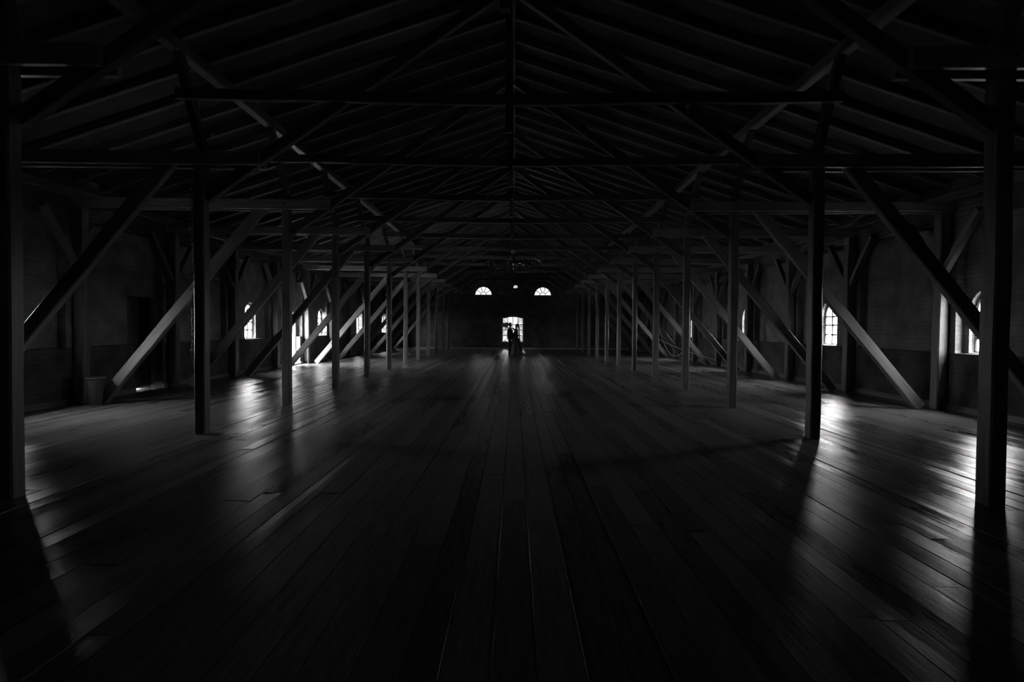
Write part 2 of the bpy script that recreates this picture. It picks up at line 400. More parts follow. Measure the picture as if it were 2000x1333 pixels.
# ------------------------------------------------------------------ windows
wi = 0
def half_arch(c, r, spr, n=8, left=True):
    pts = []
    for i in range(n + 1):
        t = math.pi / 2 * i / n
        pts.append((c - r * math.cos(t) if left else c + r * math.cos(t), spr + r * math.sin(t)))
    return pts
def portal(loc, direction, sx, sy):
    l = bpy.data.lights.new('daylight_portal', 'AREA'); l.shape = 'RECTANGLE'; l.size = sx; l.size_y = sy
    l.cycles.is_portal = True
    o = bpy.data.objects.new('daylight_portal', l); COL.objects.link(o); o.location = loc
    o.rotation_mode = 'QUATERNION'; o.rotation_quaternion = Vector(direction).to_track_quat('-Z', 'Y')
for s in (-1, 1):
    for c in WIN[s]:
        wi += 1; xx = WALL + NICHE + 0.11
        root = empty('window_%d' % wi, (CX + s * xx, c, WSILL), kind='structure')
        mpl = lambda u, v, ww, s=s, c=c: (s * ww, u, v - WSILL)
        fb = MB(); r = WHW - 0.035
        ring = [(-r, WSILL + 0.03)] + half_arch(0, r, WSPR) + half_arch(0, r, WSPR, left=False)[::-1][1:] + [(r, WSILL + 0.03)]
        fb.tube([mpl(u, v, 0) for u, v in ring], 0.032, 6, closed=True)
        fb.build('frame', M['frame'], root)
        mu = MB(); mu.box(-0.025, 0.025, -0.025, 0.025, 0.03, WSPR + r - WSILL); mu.build('mullion', M['frame'], root)
        rows = [WSILL + 0.03, WSILL + 0.29, WSILL + 0.55, WSPR]
        for z in rows[1:]:
            tb = MB(); tb.box(-0.02, 0.02, -r, r, z - WSILL - 0.018, z - WSILL + 0.018); tb.build('glazing_bar', M['frame'], root)
        for sd in (-1, 1):
            for z0, z1 in zip(rows, rows[1:]):
                pb = MB(); pb.prism([(0.0, z0 if z0 > rows[0] else WSILL), (sd * WHW, z0 if z0 > rows[0] else WSILL), (sd * WHW, z1), (0.0, z1)], mpl, -0.003, 0.003); pb.build('pane', M['clear'], root)
            pb = MB(); pb.prism([(0.0, WSPR)] + half_arch(0, WHW, WSPR, left=(sd < 0)), mpl, -0.003, 0.003); pb.build('pane', M['clear'], root)
        sb = MB(); sb.box(-0.12, 0.06, -WHW + 0.01, WHW - 0.01, -0.005, 0.02) if s > 0 else sb.box(-0.06, 0.12, -WHW + 0.01, WHW - 0.01, -0.005, 0.02)
        sb.build('sill', M['white'], root)
        portal((CX + s * (WALL + NICHE + WTH + 0.02), c, 1.7), (-s, 0, 0), 2 * WHW, 1.25)
portal((CX - 8.9, 24.07, 1.05), (1, 0, 0), 1.05, 2.1)
# gable windows, one arched and two lunettes per end; the rear set is unseen, added for fill light
for YG, d_, gm_, gl_ in ((YF, 1, M['dim'], M['dusty']), (YB, -1, M['rear'], M['rear'])):
    wi += 1; root = empty('window_%d' % wi, (0, YG + d_ * 0.12, 0.49), kind='structure')
    mpf = lambda u, v, ww: (u, ww, v - 0.49)
    us = [FW[0] + 0.03 + (FW[1] - FW[0] - 0.06) * i / 12 for i in range(13)]
    fb = MB(); fb.tube([mpf(us[0], 0.52, 0)] + [mpf(u, fw_up(u) - 0.03, 0) for u in us] + [mpf(us[-1], 0.52, 0)], 0.03, 6, closed=True); fb.build('frame', M['frame'], root)
    cols = [us[0], us[3], us[6], us[9], us[12]]; rws = [0.52, 0.92, 1.30, 1.69]; pc = [FW[0]] + cols[1:4] + [FW[1]]; pr = [0.49] + rws[1:]
    for u in cols[1:-1]:
        b = MB(); b.box(u - 0.022, u + 0.022, -0.022, 0.022, 0.03, fw_up(u) - 0.05 - 0.49); b.build('mullion', M['frame'], root)
    for z in rws[1:]:
        b = MB(); b.box(us[0], us[-1], -0.022, 0.022, z - 0.49 - 0.022, z - 0.49 + 0.022); b.build('glazing_bar', M['frame'], root)
    for ci in range(4):
        for ri in range(4):
            if ri < 3: pts = [(pc[ci], pr[ri]), (pc[ci + 1], pr[ri]), (pc[ci + 1], pr[ri + 1]), (pc[ci], pr[ri + 1])]
            else: pts = [(pc[ci], rws[3]), (pc[ci + 1], rws[3])] + [(u, fw_up(u) + 0.003) for u in [pc[ci + 1] + (pc[ci] - pc[ci + 1]) * q_ / 4 for q_ in range(5)]]
            b = MB(); b.prism(pts, mpf, -0.003, 0.003); b.build('pane', gm_, root)
    b = MB(); b.box(FW[0] - 0.06, FW[1] + 0.06, *sorted((-0.2 * d_, 0.05 * d_)), -0.03, 0.0); b.build('sill', M['pale'], root)
    portal((-0.13, YG + d_ * 0.24, 1.38), (0, -d_, 0), 1.48, 1.8)
    for c, r, z in LUN:
        wi += 1; root = empty('window_%d' % wi, (c, YG + d_ * 0.12, z), kind='structure')
        fb = MB(); q = r - 0.018
        arc = [(q * math.cos(math.pi * i / 20), q * math.sin(math.pi * i / 20)) for i in range(21)]
        fb.tube([(u, 0, v + 0.02) for u, v in arc], 0.036, 6, closed=True); fb.build('frame', M['frame'], root)
        hb = MB(); hb.tube([(0.2 * math.cos(math.pi * i / 12), 0, 0.02 + 0.2 * math.sin(math.pi * i / 12)) for i in range(13)], 0.027, 6); hb.build('glazing_bar', M['frame'], root)
        an = [0, 36, 72, 108, 144, 180]
        for a in an[1:-1]:
            a = R(a); t = MB(); t.tube([(0.2 * math.cos(a), 0, 0.02 + 0.2 * math.sin(a)), (q * math.cos(a), 0, 0.02 + q * math.sin(a))], 0.03, 6); t.build('glazing_bar', M['frame'], root)
        for a0, a1 in zip(an, an[1:]):
            pts = [(r * math.cos(R(a0 + (a1 - a0) * i / 4)), r * math.sin(R(a0 + (a1 - a0) * i / 4))) for i in range(5)] + [(0.2 * math.cos(R(a1 - (a1 - a0) * i / 4)), 0.2 * math.sin(R(a1 - (a1 - a0) * i / 4))) for i in range(5)]
            p = MB(); p.prism(pts, lambda u, v, ww: (u, ww, v), -0.003, 0.003); p.build('pane', gl_, root)
        pts = [(0.2 * math.cos(math.pi * i / 10), 0.2 * math.sin(math.pi * i / 10)) for i in range(11)]
        p = MB(); p.prism(pts, lambda u, v, ww: (u, ww, v), -0.003, 0.003); p.build('pane', gl_, root)
        sb = MB(); sb.box(-r - 0.06, r + 0.06, *sorted((-0.2 * d_, 0.03 * d_)), -0.1, -0.005); sb.build('sill', M['plaster'], root)
        portal((c, YG + d_ * 0.24, z + 0.3), (0, -d_, 0), 1.2, 0.6)


# ------------------------------------------------------------------ doors
a, b, h = DOORS[0]
root = empty('door_1', (CX - 9.08, a, 0), kind='structure')
n = 6; wd = (b - a - 0.004) / n
p = MB(); p.box(-0.035, -0.02, 0.0, b - a, 0.0, h); p.build('backing', M['door'], root)
for i in range(n):
    p = MB(); p.box(-0.02, 0.02, 0.002 + wd * i, 0.002 + wd * (i + 1) - 0.003, 0.0, h); p.build('plank', M['door'], root)
for z in (0.3, 1.1, 1.9):
    p = MB(); p.box(0.02, 0.045, 0.06, b - a - 0.08, z, z + 0.12); p.build('ledge', M['door'], root)
p = MB(); p.tube([(0.02, 0.16, 0.95), (0.07, 0.16, 0.97), (0.07, 0.16, 1.11), (0.02, 0.16, 1.13)], 0.011, 8); p.build('handle', M['metal'], root, smooth=True)
# open doorway: threshold, frame and the upper half leaf swung outwards
a, b, h = DOORS[1]
root = empty('door_2', (CX - 8.68, b, 0), kind='structure')
p = MB(); p.box(-0.2, 0.24, -(b - a) - 0.05, 0.05, 0.003, 0.06); p.build('threshold', M['pale'], root)
p = MB(); p.box(-0.15, 0.0, -0.05, 0.0, 0.06, h); p.box(-0.15, 0.0, -(b - a), -(b - a) + 0.05, 0.06, h); p.box(-0.15, 0.0, -(b - a) + 0.05, -0.05, h - 0.06, h); p.build('door_frame', M['white'], root)
lf = MB(); lf.box(-0.95, -0.0, -0.05, 0.0, 1.25, h - 0.06)
lo = lf.build('upper_leaf', M['pale'], root, loc=(-0.13, -0.06, 0)); lo.rotation_euler = (0, 0, R(5))
p = MB(); p.box(-0.62, -0.54, -0.07, -0.05, 1.4, 1.46); p.build('latch', M['metal'], lo)
wl = MB(); wl.box(CX - 11.4, CX - 9.6, 26.6, 26.9, -0.12, 1.5); wl.box(CX - 11.4, CX - 9.6, 26.56, 26.94, 1.5, 1.56)
tag(wl.build('garden_wall', M['white']), 'low white rendered wall outside the open door on the left', 'wall')

# ------------------------------------------------------------------ timber frames
T = M['timber']
for k, y in enumerate(FR):
    o_ = ORD[k]
    for s, sd in ((-1, 'left'), (1, 'right')):
        X = lambda v: CX + s * v; xp, wp_ = (4.47, 0.28) if (k == 0 and s < 0) else (4.35, 0.15)
        p = bar('timber_post', (X(xp), y, 0.0), (X(xp), y, 3.98), wp_, 0.18 if wp_ < 0.2 else 0.165, T, seg=8, jit=0.005, seed=k % 4)
        tag(p, ('square timber post, %s from the camera in the %s row' if wp_ < 0.2 else 'broad dark timber post, %s from the camera in the %s row, at the frame edge') % (o_, sd), 'post', 'posts of the %s row' % sd)
        st = bar('raking_strut', (X(8.0), y, 0.03), (X(4.75), y, 3.92), 0.2, 0.14, M['strut'], seg=7, jit=0.007, seed=(k + 1) % 4)
        tag(st, 'long raking strut rising from the %s wall behind the %s %s post' % (sd, o_, sd), 'brace', 'raking struts of the %s aisle' % sd)
        tb = empty('tie_beam', (X(6.0), y, 3.8), 'paired tie beam planks crossing the %s aisle above the %s %s post' % (sd, o_, sd), 'beam', 'tie beams of the %s aisle' % sd)
        for dy in (-0.125, 0.125):
            bar('plank', (X(8.62), y + dy, 3.91), (X(3.48), y + dy, 3.88), 0.18, 0.07, M['tie'], tb, seg=8, jit=0.005)
        bo = MB(); bo.tube([(X(4.35) - tb.location.x, -0.185, 0.1), (X(4.35) - tb.location.x, 0.185, 0.1)], 0.018, 6); bo.build('bolt', M['metal'], tb)
        ip = bar('inclined_strut', (X(4.32), y, 3.98), (X(4.66), y, 5.42), 0.12, 0.14, T, seg=5, seed=k % 3)
        tag(ip, 'short leaning timber standing on top of the %s %s post' % (o_, sd), 'brace', 'leaning timbers above the %s row' % sd)
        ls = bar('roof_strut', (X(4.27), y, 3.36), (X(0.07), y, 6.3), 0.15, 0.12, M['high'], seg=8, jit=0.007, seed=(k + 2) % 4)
        tag(ls, 'long sloping roof strut from the %s %s post up to the king post' % (o_, sd), 'brace', 'sloping roof struts on the %s' % sd)
        wp = empty('wall_post', (X(8.38), y, 0), 'timber wall post against the %s wall, level with the %s post' % (sd, o_), 'post', 'wall posts on the %s' % sd)
        bar('upright', (X(8.38), y, 0.0), (X(8.38), y, 3.8), 0.2, 0.22, T, wp, seg=7, jit=0.007)
        bar('knee_brace', (X(8.38), y - 0.08, 2.65), (X(8.38), y - 0.98, 3.7), 0.13, 0.12, T, wp, seg=3)
        bar('knee_brace', (X(8.38), y + 0.08, 2.65), (X(8.38), y + 0.98, 3.7), 0.13, 0.12, T, wp, seg=3)
    cb = empty('collar_beam', (CX, y - 0.12, 4.7), 'long horizontal collar beam spanning the nave between the %s pair of posts' % o_, 'beam', 'collar beams across the nave')
    for s in (-1, 1):
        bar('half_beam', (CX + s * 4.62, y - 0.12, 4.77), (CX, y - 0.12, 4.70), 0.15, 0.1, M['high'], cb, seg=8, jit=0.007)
    kp = empty('king_post', (CX, y - 0.22, 4.2), 'hanging king post at the middle of the %s roof frame' % o_, 'post', 'king posts under the ridge')
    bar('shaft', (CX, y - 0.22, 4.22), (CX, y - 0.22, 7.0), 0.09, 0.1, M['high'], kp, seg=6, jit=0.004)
    bo = MB(); bo.tube([(0, -0.065, 0.48), (0, 0.17, 0.48)], 0.02, 6); bo.build('bolt', M['metal'], kp)
for s, sd in ((-1, 'left'), (1, 'right')):
    pu = bar('purlin', (CX + s * 4.68, YB, 5.47), (CX + s * 4.68, YF, 5.47), 0.17, 0.17, M['timber'], seg=26, jit=0.009)
    tag(pu, 'long purlin running under the rafters above the %s row of posts' % sd, 'beam')
    wp = bar('wall_plate', (CX + s * 8.4, YB, 4.08), (CX + s * 8.4, YF, 4.08), 0.16, 0.16, M['timber'], seg=20, jit=0.007)
    tag(wp, 'timber wall plate along the top of the %s wall' % sd, 'beam')

# ------------------------------------------------------------------ the couple
def skinned(name, V, E, mat, parent, sub=2, root=0):
    me = bpy.data.meshes.new(name); me.from_pydata([v[0] for v in V], [], E) if False else me.from_pydata([v[0] for v in V], E, [])
    me.materials.append(mat); o = bpy.data.objects.new(name, me); COL.objects.link(o); o.parent = parent
    sk = o.modifiers.new('skin', 'SKIN'); sk.use_smooth_shade = True
    if not me.skin_vertices: me.skin_vertices.new()
    for i, v in enumerate(V):
        r = v[1]; me.skin_vertices[0].data[i].radius = r if isinstance(r, tuple) else (r, r)
        me.skin_vertices[0].data[i].use_root = (i == root)
    ss = o.modifiers.new('smooth', 'SUBSURF'); ss.levels = sub; ss.render_levels = sub
    return o
class Sk:
    def __init__(s): s.V = []; s.E = []
    def p(s, co, r, prev=None):
        s.V.append((co, r)); i = len(s.V) - 1
        if prev is not None: s.E.append((prev, i))
        return i
    def chain(s, prev, pts):
        for co, r in pts: prev = s.p(co, r, prev)
        return prev
    def hand(s, wrist, d, up, side, L=0.18):
        """palm, four fingers of unequal length and a thumb; d along the hand, up across the palm's back"""
        W = Vector(s.V[wrist][0]); d = Vector(d).normalized(); up = Vector(up).normalized(); a = d.cross(up).normalized() * side
        palm = s.p(tuple(W + d * L * 0.26), (0.03, 0.02), wrist)
        kn = s.p(tuple(W + d * L * 0.48), (0.034, 0.017), palm)
        for i, (o, l) in enumerate(((-0.03, 0.40), (-0.010, 0.46), (0.010, 0.43), (0.03, 0.33))):
            b0 = W + d * L * 0.55 + a * o
            q = s.p(tuple(b0), 0.009, kn)
            q = s.p(tuple(b0 + d * L * l * 0.5 - up * L * 0.05), 0.0085, q)
            s.p(tuple(b0 + d * L * l * 0.85 - up * L * 0.2), 0.007, q)
        t = s.p(tuple(W + d * L * 0.36 - a * 0.045), 0.010, palm); s.p(tuple(W + d * L * 0.55 - a * 0.06 - up * 0.02), 0.008, t)
CY = 33.1
# groom, on the left, facing right
gm = empty('person', (-0.255, CY, 0), 'person in a dark suit on the left, embracing the partner before the far window', 'person')
k = Sk()
pel = k.p((0.0, 0, 0.93), (0.085, 0.11)); sp = k.chain(pel, [((-0.005, 0, 1.10), (0.085, 0.11)), ((-0.01, 0, 1.30), (0.10, 0.14)), ((0.0, 0, 1.42), (0.09, 0.13))])
nk = k.chain(sp, [((0.015, 0, 1.49), 0.058), ((0.025, 0, 1.54), 0.056), ((0.035, 0, 1.60), (0.082, 0.072)), ((0.03, 0, 1.66), (0.092, 0.078)), ((0.025, 0, 1.715), (0.07, 0.06))])
hd = nk - 1
k.chain(nk - 2, [((0.115, 0, 1.605), 0.016), ((0.135, 0, 1.60), 0.010)])                   # nose
for sd in (-1, 1): k.p((0.02, sd * 0.085, 1.62), 0.016, nk - 2)                               # ears
for sd in (-1, 1):
    l = k.chain(pel, [((0.0, sd * 0.09, 0.86), 0.085), ((0.015, sd * 0.10, 0.50), 0.058), ((-0.01, sd * 0.10, 0.28), 0.05), ((-0.02, sd * 0.10, 0.09), 0.036), ((0.09, sd * 0.115, 0.035), 0.033)])
    wr = k.chain(sp, [((0.0, sd * 0.18, 1.41), 0.062), ((0.10, sd * 0.25, 1.24), 0.046), ((0.19, sd * 0.25, 1.12), 0.042), ((0.32, sd * 0.19, 1.08), 0.033), ((0.40, sd * 0.14, 1.07), 0.026)])
    k.hand(wr, (0.6, -sd * 0.9, 0.0), (0.8, sd * 0.5, 0.1), sd)
skinned('body', k.V, k.E, M['skin'], gm)
k = Sk(); pel = k.p((0.015, 0, 0.80), (0.16, 0.19)); sp = k.chain(pel, [((0.012, 0, 1.06), (0.145, 0.16)), ((-0.012, 0, 1.28), (0.14, 0.185)), ((-0.005, 0, 1.41), (0.105, 0.15)), ((0.01, 0, 1.475), 0.07)])
for sd in (-1, 1): k.chain(sp - 1, [((0.0, sd * 0.19, 1.405), 0.075), ((0.10, sd * 0.255, 1.235), 0.06), ((0.19, sd * 0.252, 1.12), 0.055), ((0.36, sd * 0.165, 1.075), 0.042)])
skinned('jacket', k.V, k.E, M['suit'], gm)
k = Sk(); pt_ = k.p((0.0, 0, 1.06), (0.115, 0.14)); pel = k.p((0.0, 0, 0.95), (0.135, 0.165), pt_)
for sd in (-1, 1): k.chain(pel, [((0.0, sd * 0.085, 0.84), 0.10), ((0.015, sd * 0.10, 0.50), 0.078), ((-0.015, sd * 0.10, 0.25), 0.07), ((-0.02, sd * 0.10, 0.07), 0.068)])
skinned('trousers', k.V, k.E, M['suit'], gm)
for sd in (-1, 1):
    m_ = MB(); m_.rings([[(xx, sd * 0.11 + ww * math.cos(t), z0 + hh * math.sin(t)) for t in [2 * math.pi * i / 10 for i in range(10)]] for xx, ww, z0, hh in ((-0.075, 0.02, 0.045, 0.03), (-0.05, 0.038, 0.05, 0.048), (0.03, 0.042, 0.05, 0.048), (0.11, 0.048, 0.038, 0.035), (0.18, 0.04, 0.03, 0.025), (0.205, 0.015, 0.025, 0.012))])
    m_.build('shoe', M['suit'], gm, smooth=True)
hb = MB(); hb.ball((-0.005, 0, 1.665), 0.105, 0.09, 0.098, 14, 9, 0.02); hb.ball((0.05, 0, 1.735), 0.055, 0.06, 0.03, 10, 6); hb.build('hair', M['hair'], gm, smooth=True)
# bride, on the right, facing left
br = empty('person', (0.07, CY, 0), 'person in a long gown and veil on the right, arms around the partner', 'person')
k = Sk()
pel = k.p((0.0, 0, 0.93), (0.10, 0.14)); sp = k.chain(pel, [((-0.01, 0, 1.07), (0.085, 0.11)), ((-0.005, 0, 1.26), (0.095, 0.13)), ((0.0, 0, 1.38), (0.07, 0.10))])
nk = k.chain(sp, [((0.015, 0, 1.45), 0.045), ((0.02, 0, 1.50), 0.043), ((0.03, 0, 1.56), (0.072, 0.065)), ((0.035, 0, 1.61), (0.084, 0.072)), ((0.04, 0, 1.66), (0.06, 0.055))])
k.chain(nk - 2, [((-0.055, 0, 1.57), 0.014), ((-0.075, 0, 1.565), 0.009)])
for sd in (-1, 1): k.p((0.045, sd * 0.075, 1.585), 0.014, nk - 2)
for sd in (-1, 1):
    k.chain(pel, [((0.0, sd * 0.08, 0.85), 0.075), ((-0.01, sd * 0.08, 0.48), 0.052), ((0.0, sd * 0.08, 0.09), 0.03), ((-0.1, sd * 0.085, 0.03), 0.026)])
    wr = k.chain(sp, [((0.0, sd * 0.15, 1.375), 0.045), ((-0.11, sd * 0.19, 1.425), 0.042), ((-0.20, sd * 0.18, 1.455), 0.039), ((-0.38, sd * 0.11, 1.49), 0.028), ((-0.47, sd * 0.06, 1.515), 0.022)])
    k.hand(wr, (-1.0, -sd * 0.35, 0.15), (0.1, sd * 1.0, 0.2), sd, 0.16)
skinned('body', k.V, k.E, M['skin'], br)
k = Sk(); w0 = k.p((0.0, 0, 0.98), (0.11, 0.14)); k.chain(w0, [((-0.01, 0, 1.09), (0.092, 0.118)), ((-0.006, 0, 1.24), (0.105, 0.14)), ((0.0, 0, 1.32), (0.085, 0.125))])
skinned('bodice', k.V, k.E, M['gown'], br)
sk = MB(); rs = []
for z, xl, xr, ry in ((1.13, -0.125, 0.085, 0.13), (0.95, -0.19, 0.135, 0.19), (0.80, -0.22, 0.22, 0.24), (0.6, -0.25, 0.28, 0.30), (0.4, -0.28, 0.31, 0.35), (0.2, -0.31, 0.34, 0.40), (0.06, -0.33, 0.38, 0.45), (0.01, -0.34, 0.43, 0.47)):
    c = (xl + xr) / 2; q = (xr - xl) / 2; f = 0.05 * (1.1 - z)
    rs.append([(c + q * math.cos(t) * (1 + f * math.sin(9 * t)), ry * math.sin(t) * (1 + f * math.sin(9 * t)), z) for t in [2 * math.pi * i / 48 for i in range(48)]])
sk.rings(rs); sk.build('skirt', M['gown'], br, smooth=True)
tr = MB(); rs = []
for i in range(9):
    t = i / 8; xx = 0.22 + 0.48 * t; hw = 0.26 + 0.2 * t; hz = 0.30 * (1 - t) ** 2.0 + 0.012
    rs.append([(xx, hw * (j / 6 - 1), max(0.012, hz * (1 - (j / 6 - 1) ** 2 * 0.7) + 0.012 * math.sin(j * 2.1) * (1 - t))) for j in range(13)] + [(xx, hw * (1 - j / 6), 0.002) for j in range(13)])
tr.rings(rs); tr.build('train', M['tulle'], br, smooth=True)
hb = MB(); hb.ball((0.06, 0, 1.625), 0.095, 0.085, 0.088, 14, 9, 0.02); hb.ball((0.135, 0, 1.60), 0.05, 0.055, 0.05, 10, 7); hb.build('hair', M['hair'], br, smooth=True)
ve = MB(); rs = []
for z, xx, hw, th in ((1.66, 0.125, 0.05, 0.025), (1.6, 0.155, 0.10, 0.03), (1.5, 0.168, 0.13, 0.03), (1.3, 0.172, 0.17, 0.028), (1.1, 0.18, 0.20, 0.03), (0.9, 0.19, 0.24, 0.033), (0.72, 0.205, 0.27, 0.035), (0.5, 0.27, 0.29, 0.03), (0.25, 0.335, 0.31, 0.025)):
    fr = [(xx + th * 0.5 + th * 0.6 * math.sin(j * 1.3), hw * (j / 9 - 1), z) for j in range(19)]
    bk = [(xx - th * 0.5 + th * 0.6 * math.sin((18 - j) * 1.3), hw * (1 - j / 9), z) for j in range(19)]
    rs.append(fr + bk)
ve.rings(rs); ve.build('veil', M['veil'], br, smooth=True)
# bouquet
bq = empty('bouquet', (-0.47, CY, 1.52), 'leafy bridal bouquet held behind the suited person\'s head', 'bouquet')
rb = random.Random(5)
fm = MB(); fm.ball((0, 0, 0), 0.055, 0.055, 0.05, 8, 6, 0.15); fme = fm.mesh('flower'); fme.materials.append(M['petal'])
for i in range(18):
    o = bpy.data.objects.new('flower', fme); COL.objects.link(o); o.parent = bq
    o.location = (-0.015 + rb.uniform(-0.11, 0.1), rb.uniform(-0.11, 0.11), 0.115 + rb.uniform(-0.07, 0.07)); o.scale = [rb.uniform(0.7, 1.1)] * 3
lm = MB(); lm.rings([[(0.012 * w_, 0, z), (0, 0.004 * w_, z), (-0.012 * w_, 0, z), (0, -0.004 * w_, z)] for z, w_ in ((0, 0.3), (0.04, 1.2), (0.08, 1.0), (0.12, 0.1))]); lme = lm.mesh('leaf'); lme.materials.append(M['leaf'])
for i in range(22):
    o = bpy.data.objects.new('leaf', lme); COL.objects.link(o); o.parent = bq
    a = rb.uniform(-2.6, 1.2); o.location = (-0.02 + 0.09 * math.sin(a), rb.uniform(-0.08, 0.08), 0.11 + 0.06 * math.cos(a)); o.rotation_euler = (rb.uniform(-0.5, 0.5), a, 0)
sm = MB()
for i in range(9):
    a = i * 0.7; sm.tube([(0.015 * math.cos(a), 0.015 * math.sin(a), 0.1), (0.008 * math.cos(a), 0.008 * math.sin(a), 0.0), (0.02 + 0.02 * math.cos(a), 0.02 * math.sin(a), -0.16)], 0.005, 5)
sm.build('stems', M['leaf'], bq); rbm = MB(); rbm.lathe([(0.022, -0.03), (0.024, 0), (0.022, 0.03)], seg=10); rbm.build('ribbon', M['tulle'], bq)

# ------------------------------------------------------------------ chandeliers
def chandelier(y, zb, label, top=7.0):
    root = empty('chandelier', (CX + 0.06 * (1 if y < 30 else -0.5), y, zb), label, 'chandelier', 'chandeliers along the nave')
    s_ = MB(); s_.lathe([(0.01, 0), (0.03, 0.03), (0.045, 0.07), (0.03, 0.12), (0.05, 0.2), (0.09, 0.26), (0.05, 0.32), (0.025, 0.4), (0.022, 0.62), (0.04, 0.66), (0.02, 0.70)], seg=16); s_.build('shaft', M['metal'], root, smooth=True)
    d_ = MB(); d_.lathe([(0.03, 0.62), (0.13, 0.635), (0.12, 0.65), (0.03, 0.66)], seg=16); d_.build('canopy_dish', M['brass'], root, smooth=True)
    h_ = MB(); h_.lathe([(0.025, 0.66), (0.036, 0.75), (0.03, 0.86), (0.012, 0.93)], seg=12); h_.build('hook', M['brass'], root, smooth=True)
    am = MB(); am.tube([(0.05, 0, 0.25), (0.3, 0, 0.22), (0.55, 0, 0.10), (0.78, 0, 0.05), (0.92, 0, 0.10), (0.97, 0, 0.2), (0.97, 0, 0.3)], 0.014, 8); ame = am.mesh('arm'); ame.materials.append(M['metal'])
    cm = MB(); cm.lathe([(0.012, 0.29), (0.045, 0.31), (0.045, 0.325), (0.014, 0.33)], (0.97, 0, 0), 10); cm.lathe([(0.014, 0.33), (0.014, 0.43)], (0.97, 0, 0), 8); cme = cm.mesh('candle_cup'); cme.materials.append(M['brass'])
    for me in (ame, cme):
        for p in me.polygons: p.use_smooth = True
    for i in range(10):
        o = bpy.data.objects.new('arm', ame); COL.objects.link(o); o.parent = root; o.rotation_euler = (0, 0, 2 * math.pi * (i + 0.15) / 10)
        c = bpy.data.objects.new('candle_cup', cme); COL.objects.link(c); c.parent = o
    ch = MB(); z = 0.9
    i = 0
    while z < top - zb:
        ring = [(0.022 * math.cos(t), 0, z + 0.04 + 0.045 * math.sin(t)) if i % 2 else (0, 0.022 * math.cos(t), z + 0.04 + 0.045 * math.sin(t)) for t in [2 * math.pi * j / 10 for j in range(10)]]
        ch.tube(ring, 0.006, 5, closed=True); z += 0.07; i += 1
    ch.build('chain', M['metal'], root)
chandelier(23.4, 3.72, 'iron chandelier with many curved arms hanging high in the middle of the nave')
chandelier(36.6, 3.5, 'farther iron chandelier hanging lower in view between the two half-round windows')

# ------------------------------------------------------------------ signs and small wall things
def exit_sign(name, loc, rz, sw, sh, label):
    root = empty(name, loc, label, 'sign'); root.rotation_euler = (0, 0, rz)        # faces local -y
    hs = MB(); hs.box(-sw / 2 - 0.012, sw / 2 + 0.012, 0, 0.06, -sh / 2 - 0.012, sh / 2 + 0.012); hs.build('housing', M['black'], root)
    pn = MB(); pn.box(-sw / 2, sw / 2, -0.004, 0.0, -sh / 2, sh / 2); pn.build('panel', M['signlit'], root)
    mpz = lambda u, v, ww: (u, -0.004 - ww, v)
    u = sw / 2; v = sh / 2
    ar = MB(); ar.prism([(0.25 * u, 0.7 * v), (0.5 * u, 0.7 * v), (0.5 * u, -0.1 * v), (0.72 * u, -0.1 * v), (0.375 * u, -0.75 * v), (0.03 * u, -0.1 * v), (0.25 * u, -0.1 * v)], mpz, 0.0, 0.004); ar.build('arrow', M['ink'], root)
    mn = MB(); mn.prism([(-0.42 * u + 0.1 * u * math.cos(t), 0.62 * v + 0.14 * v * math.sin(t)) for t in [2 * math.pi * i / 10 for i in range(10)]], mpz, 0, 0.004)
    for p, q, t in (((-0.45, 0.4), (-0.55, -0.1), 0.09), ((-0.5, 0.35), (-0.22, 0.12), 0.05), ((-0.48, 0.35), (-0.78, 0.1), 0.05), ((-0.55, -0.1), (-0.3, -0.4), 0.06), ((-0.3, -0.4), (-0.4, -0.8), 0.06), ((-0.55, -0.1), (-0.7, -0.5), 0.06), ((-0.7, -0.5), (-0.9, -0.6), 0.06)):
        d = Vector((q[0] - p[0], q[1] - p[1])); nrm = Vector((-d.y, d.x)).normalized() * t
        mn.prism([((p[0] + nrm.x) * u, (p[1] + nrm.y) * v), ((q[0] + nrm.x) * u, (q[1] + nrm.y) * v), ((q[0] - nrm.x) * u, (q[1] - nrm.y) * v), ((p[0] - nrm.x) * u, (p[1] - nrm.y) * v)], mpz, 0, 0.004)
    mn.build('running_figure', M['ink'], root)
exit_sign('exit_sign', (CX - 8.94, 14.42, 2.56), R(60), 0.17, 0.17, 'lit white exit sign with running figure and down arrow, by the closed left door')
exit_sign('exit_sign', (0.03, YF - 0.07, 4.33), 0, 0.27, 0.17, 'lit white exit sign high on the far wall between the half-round windows')
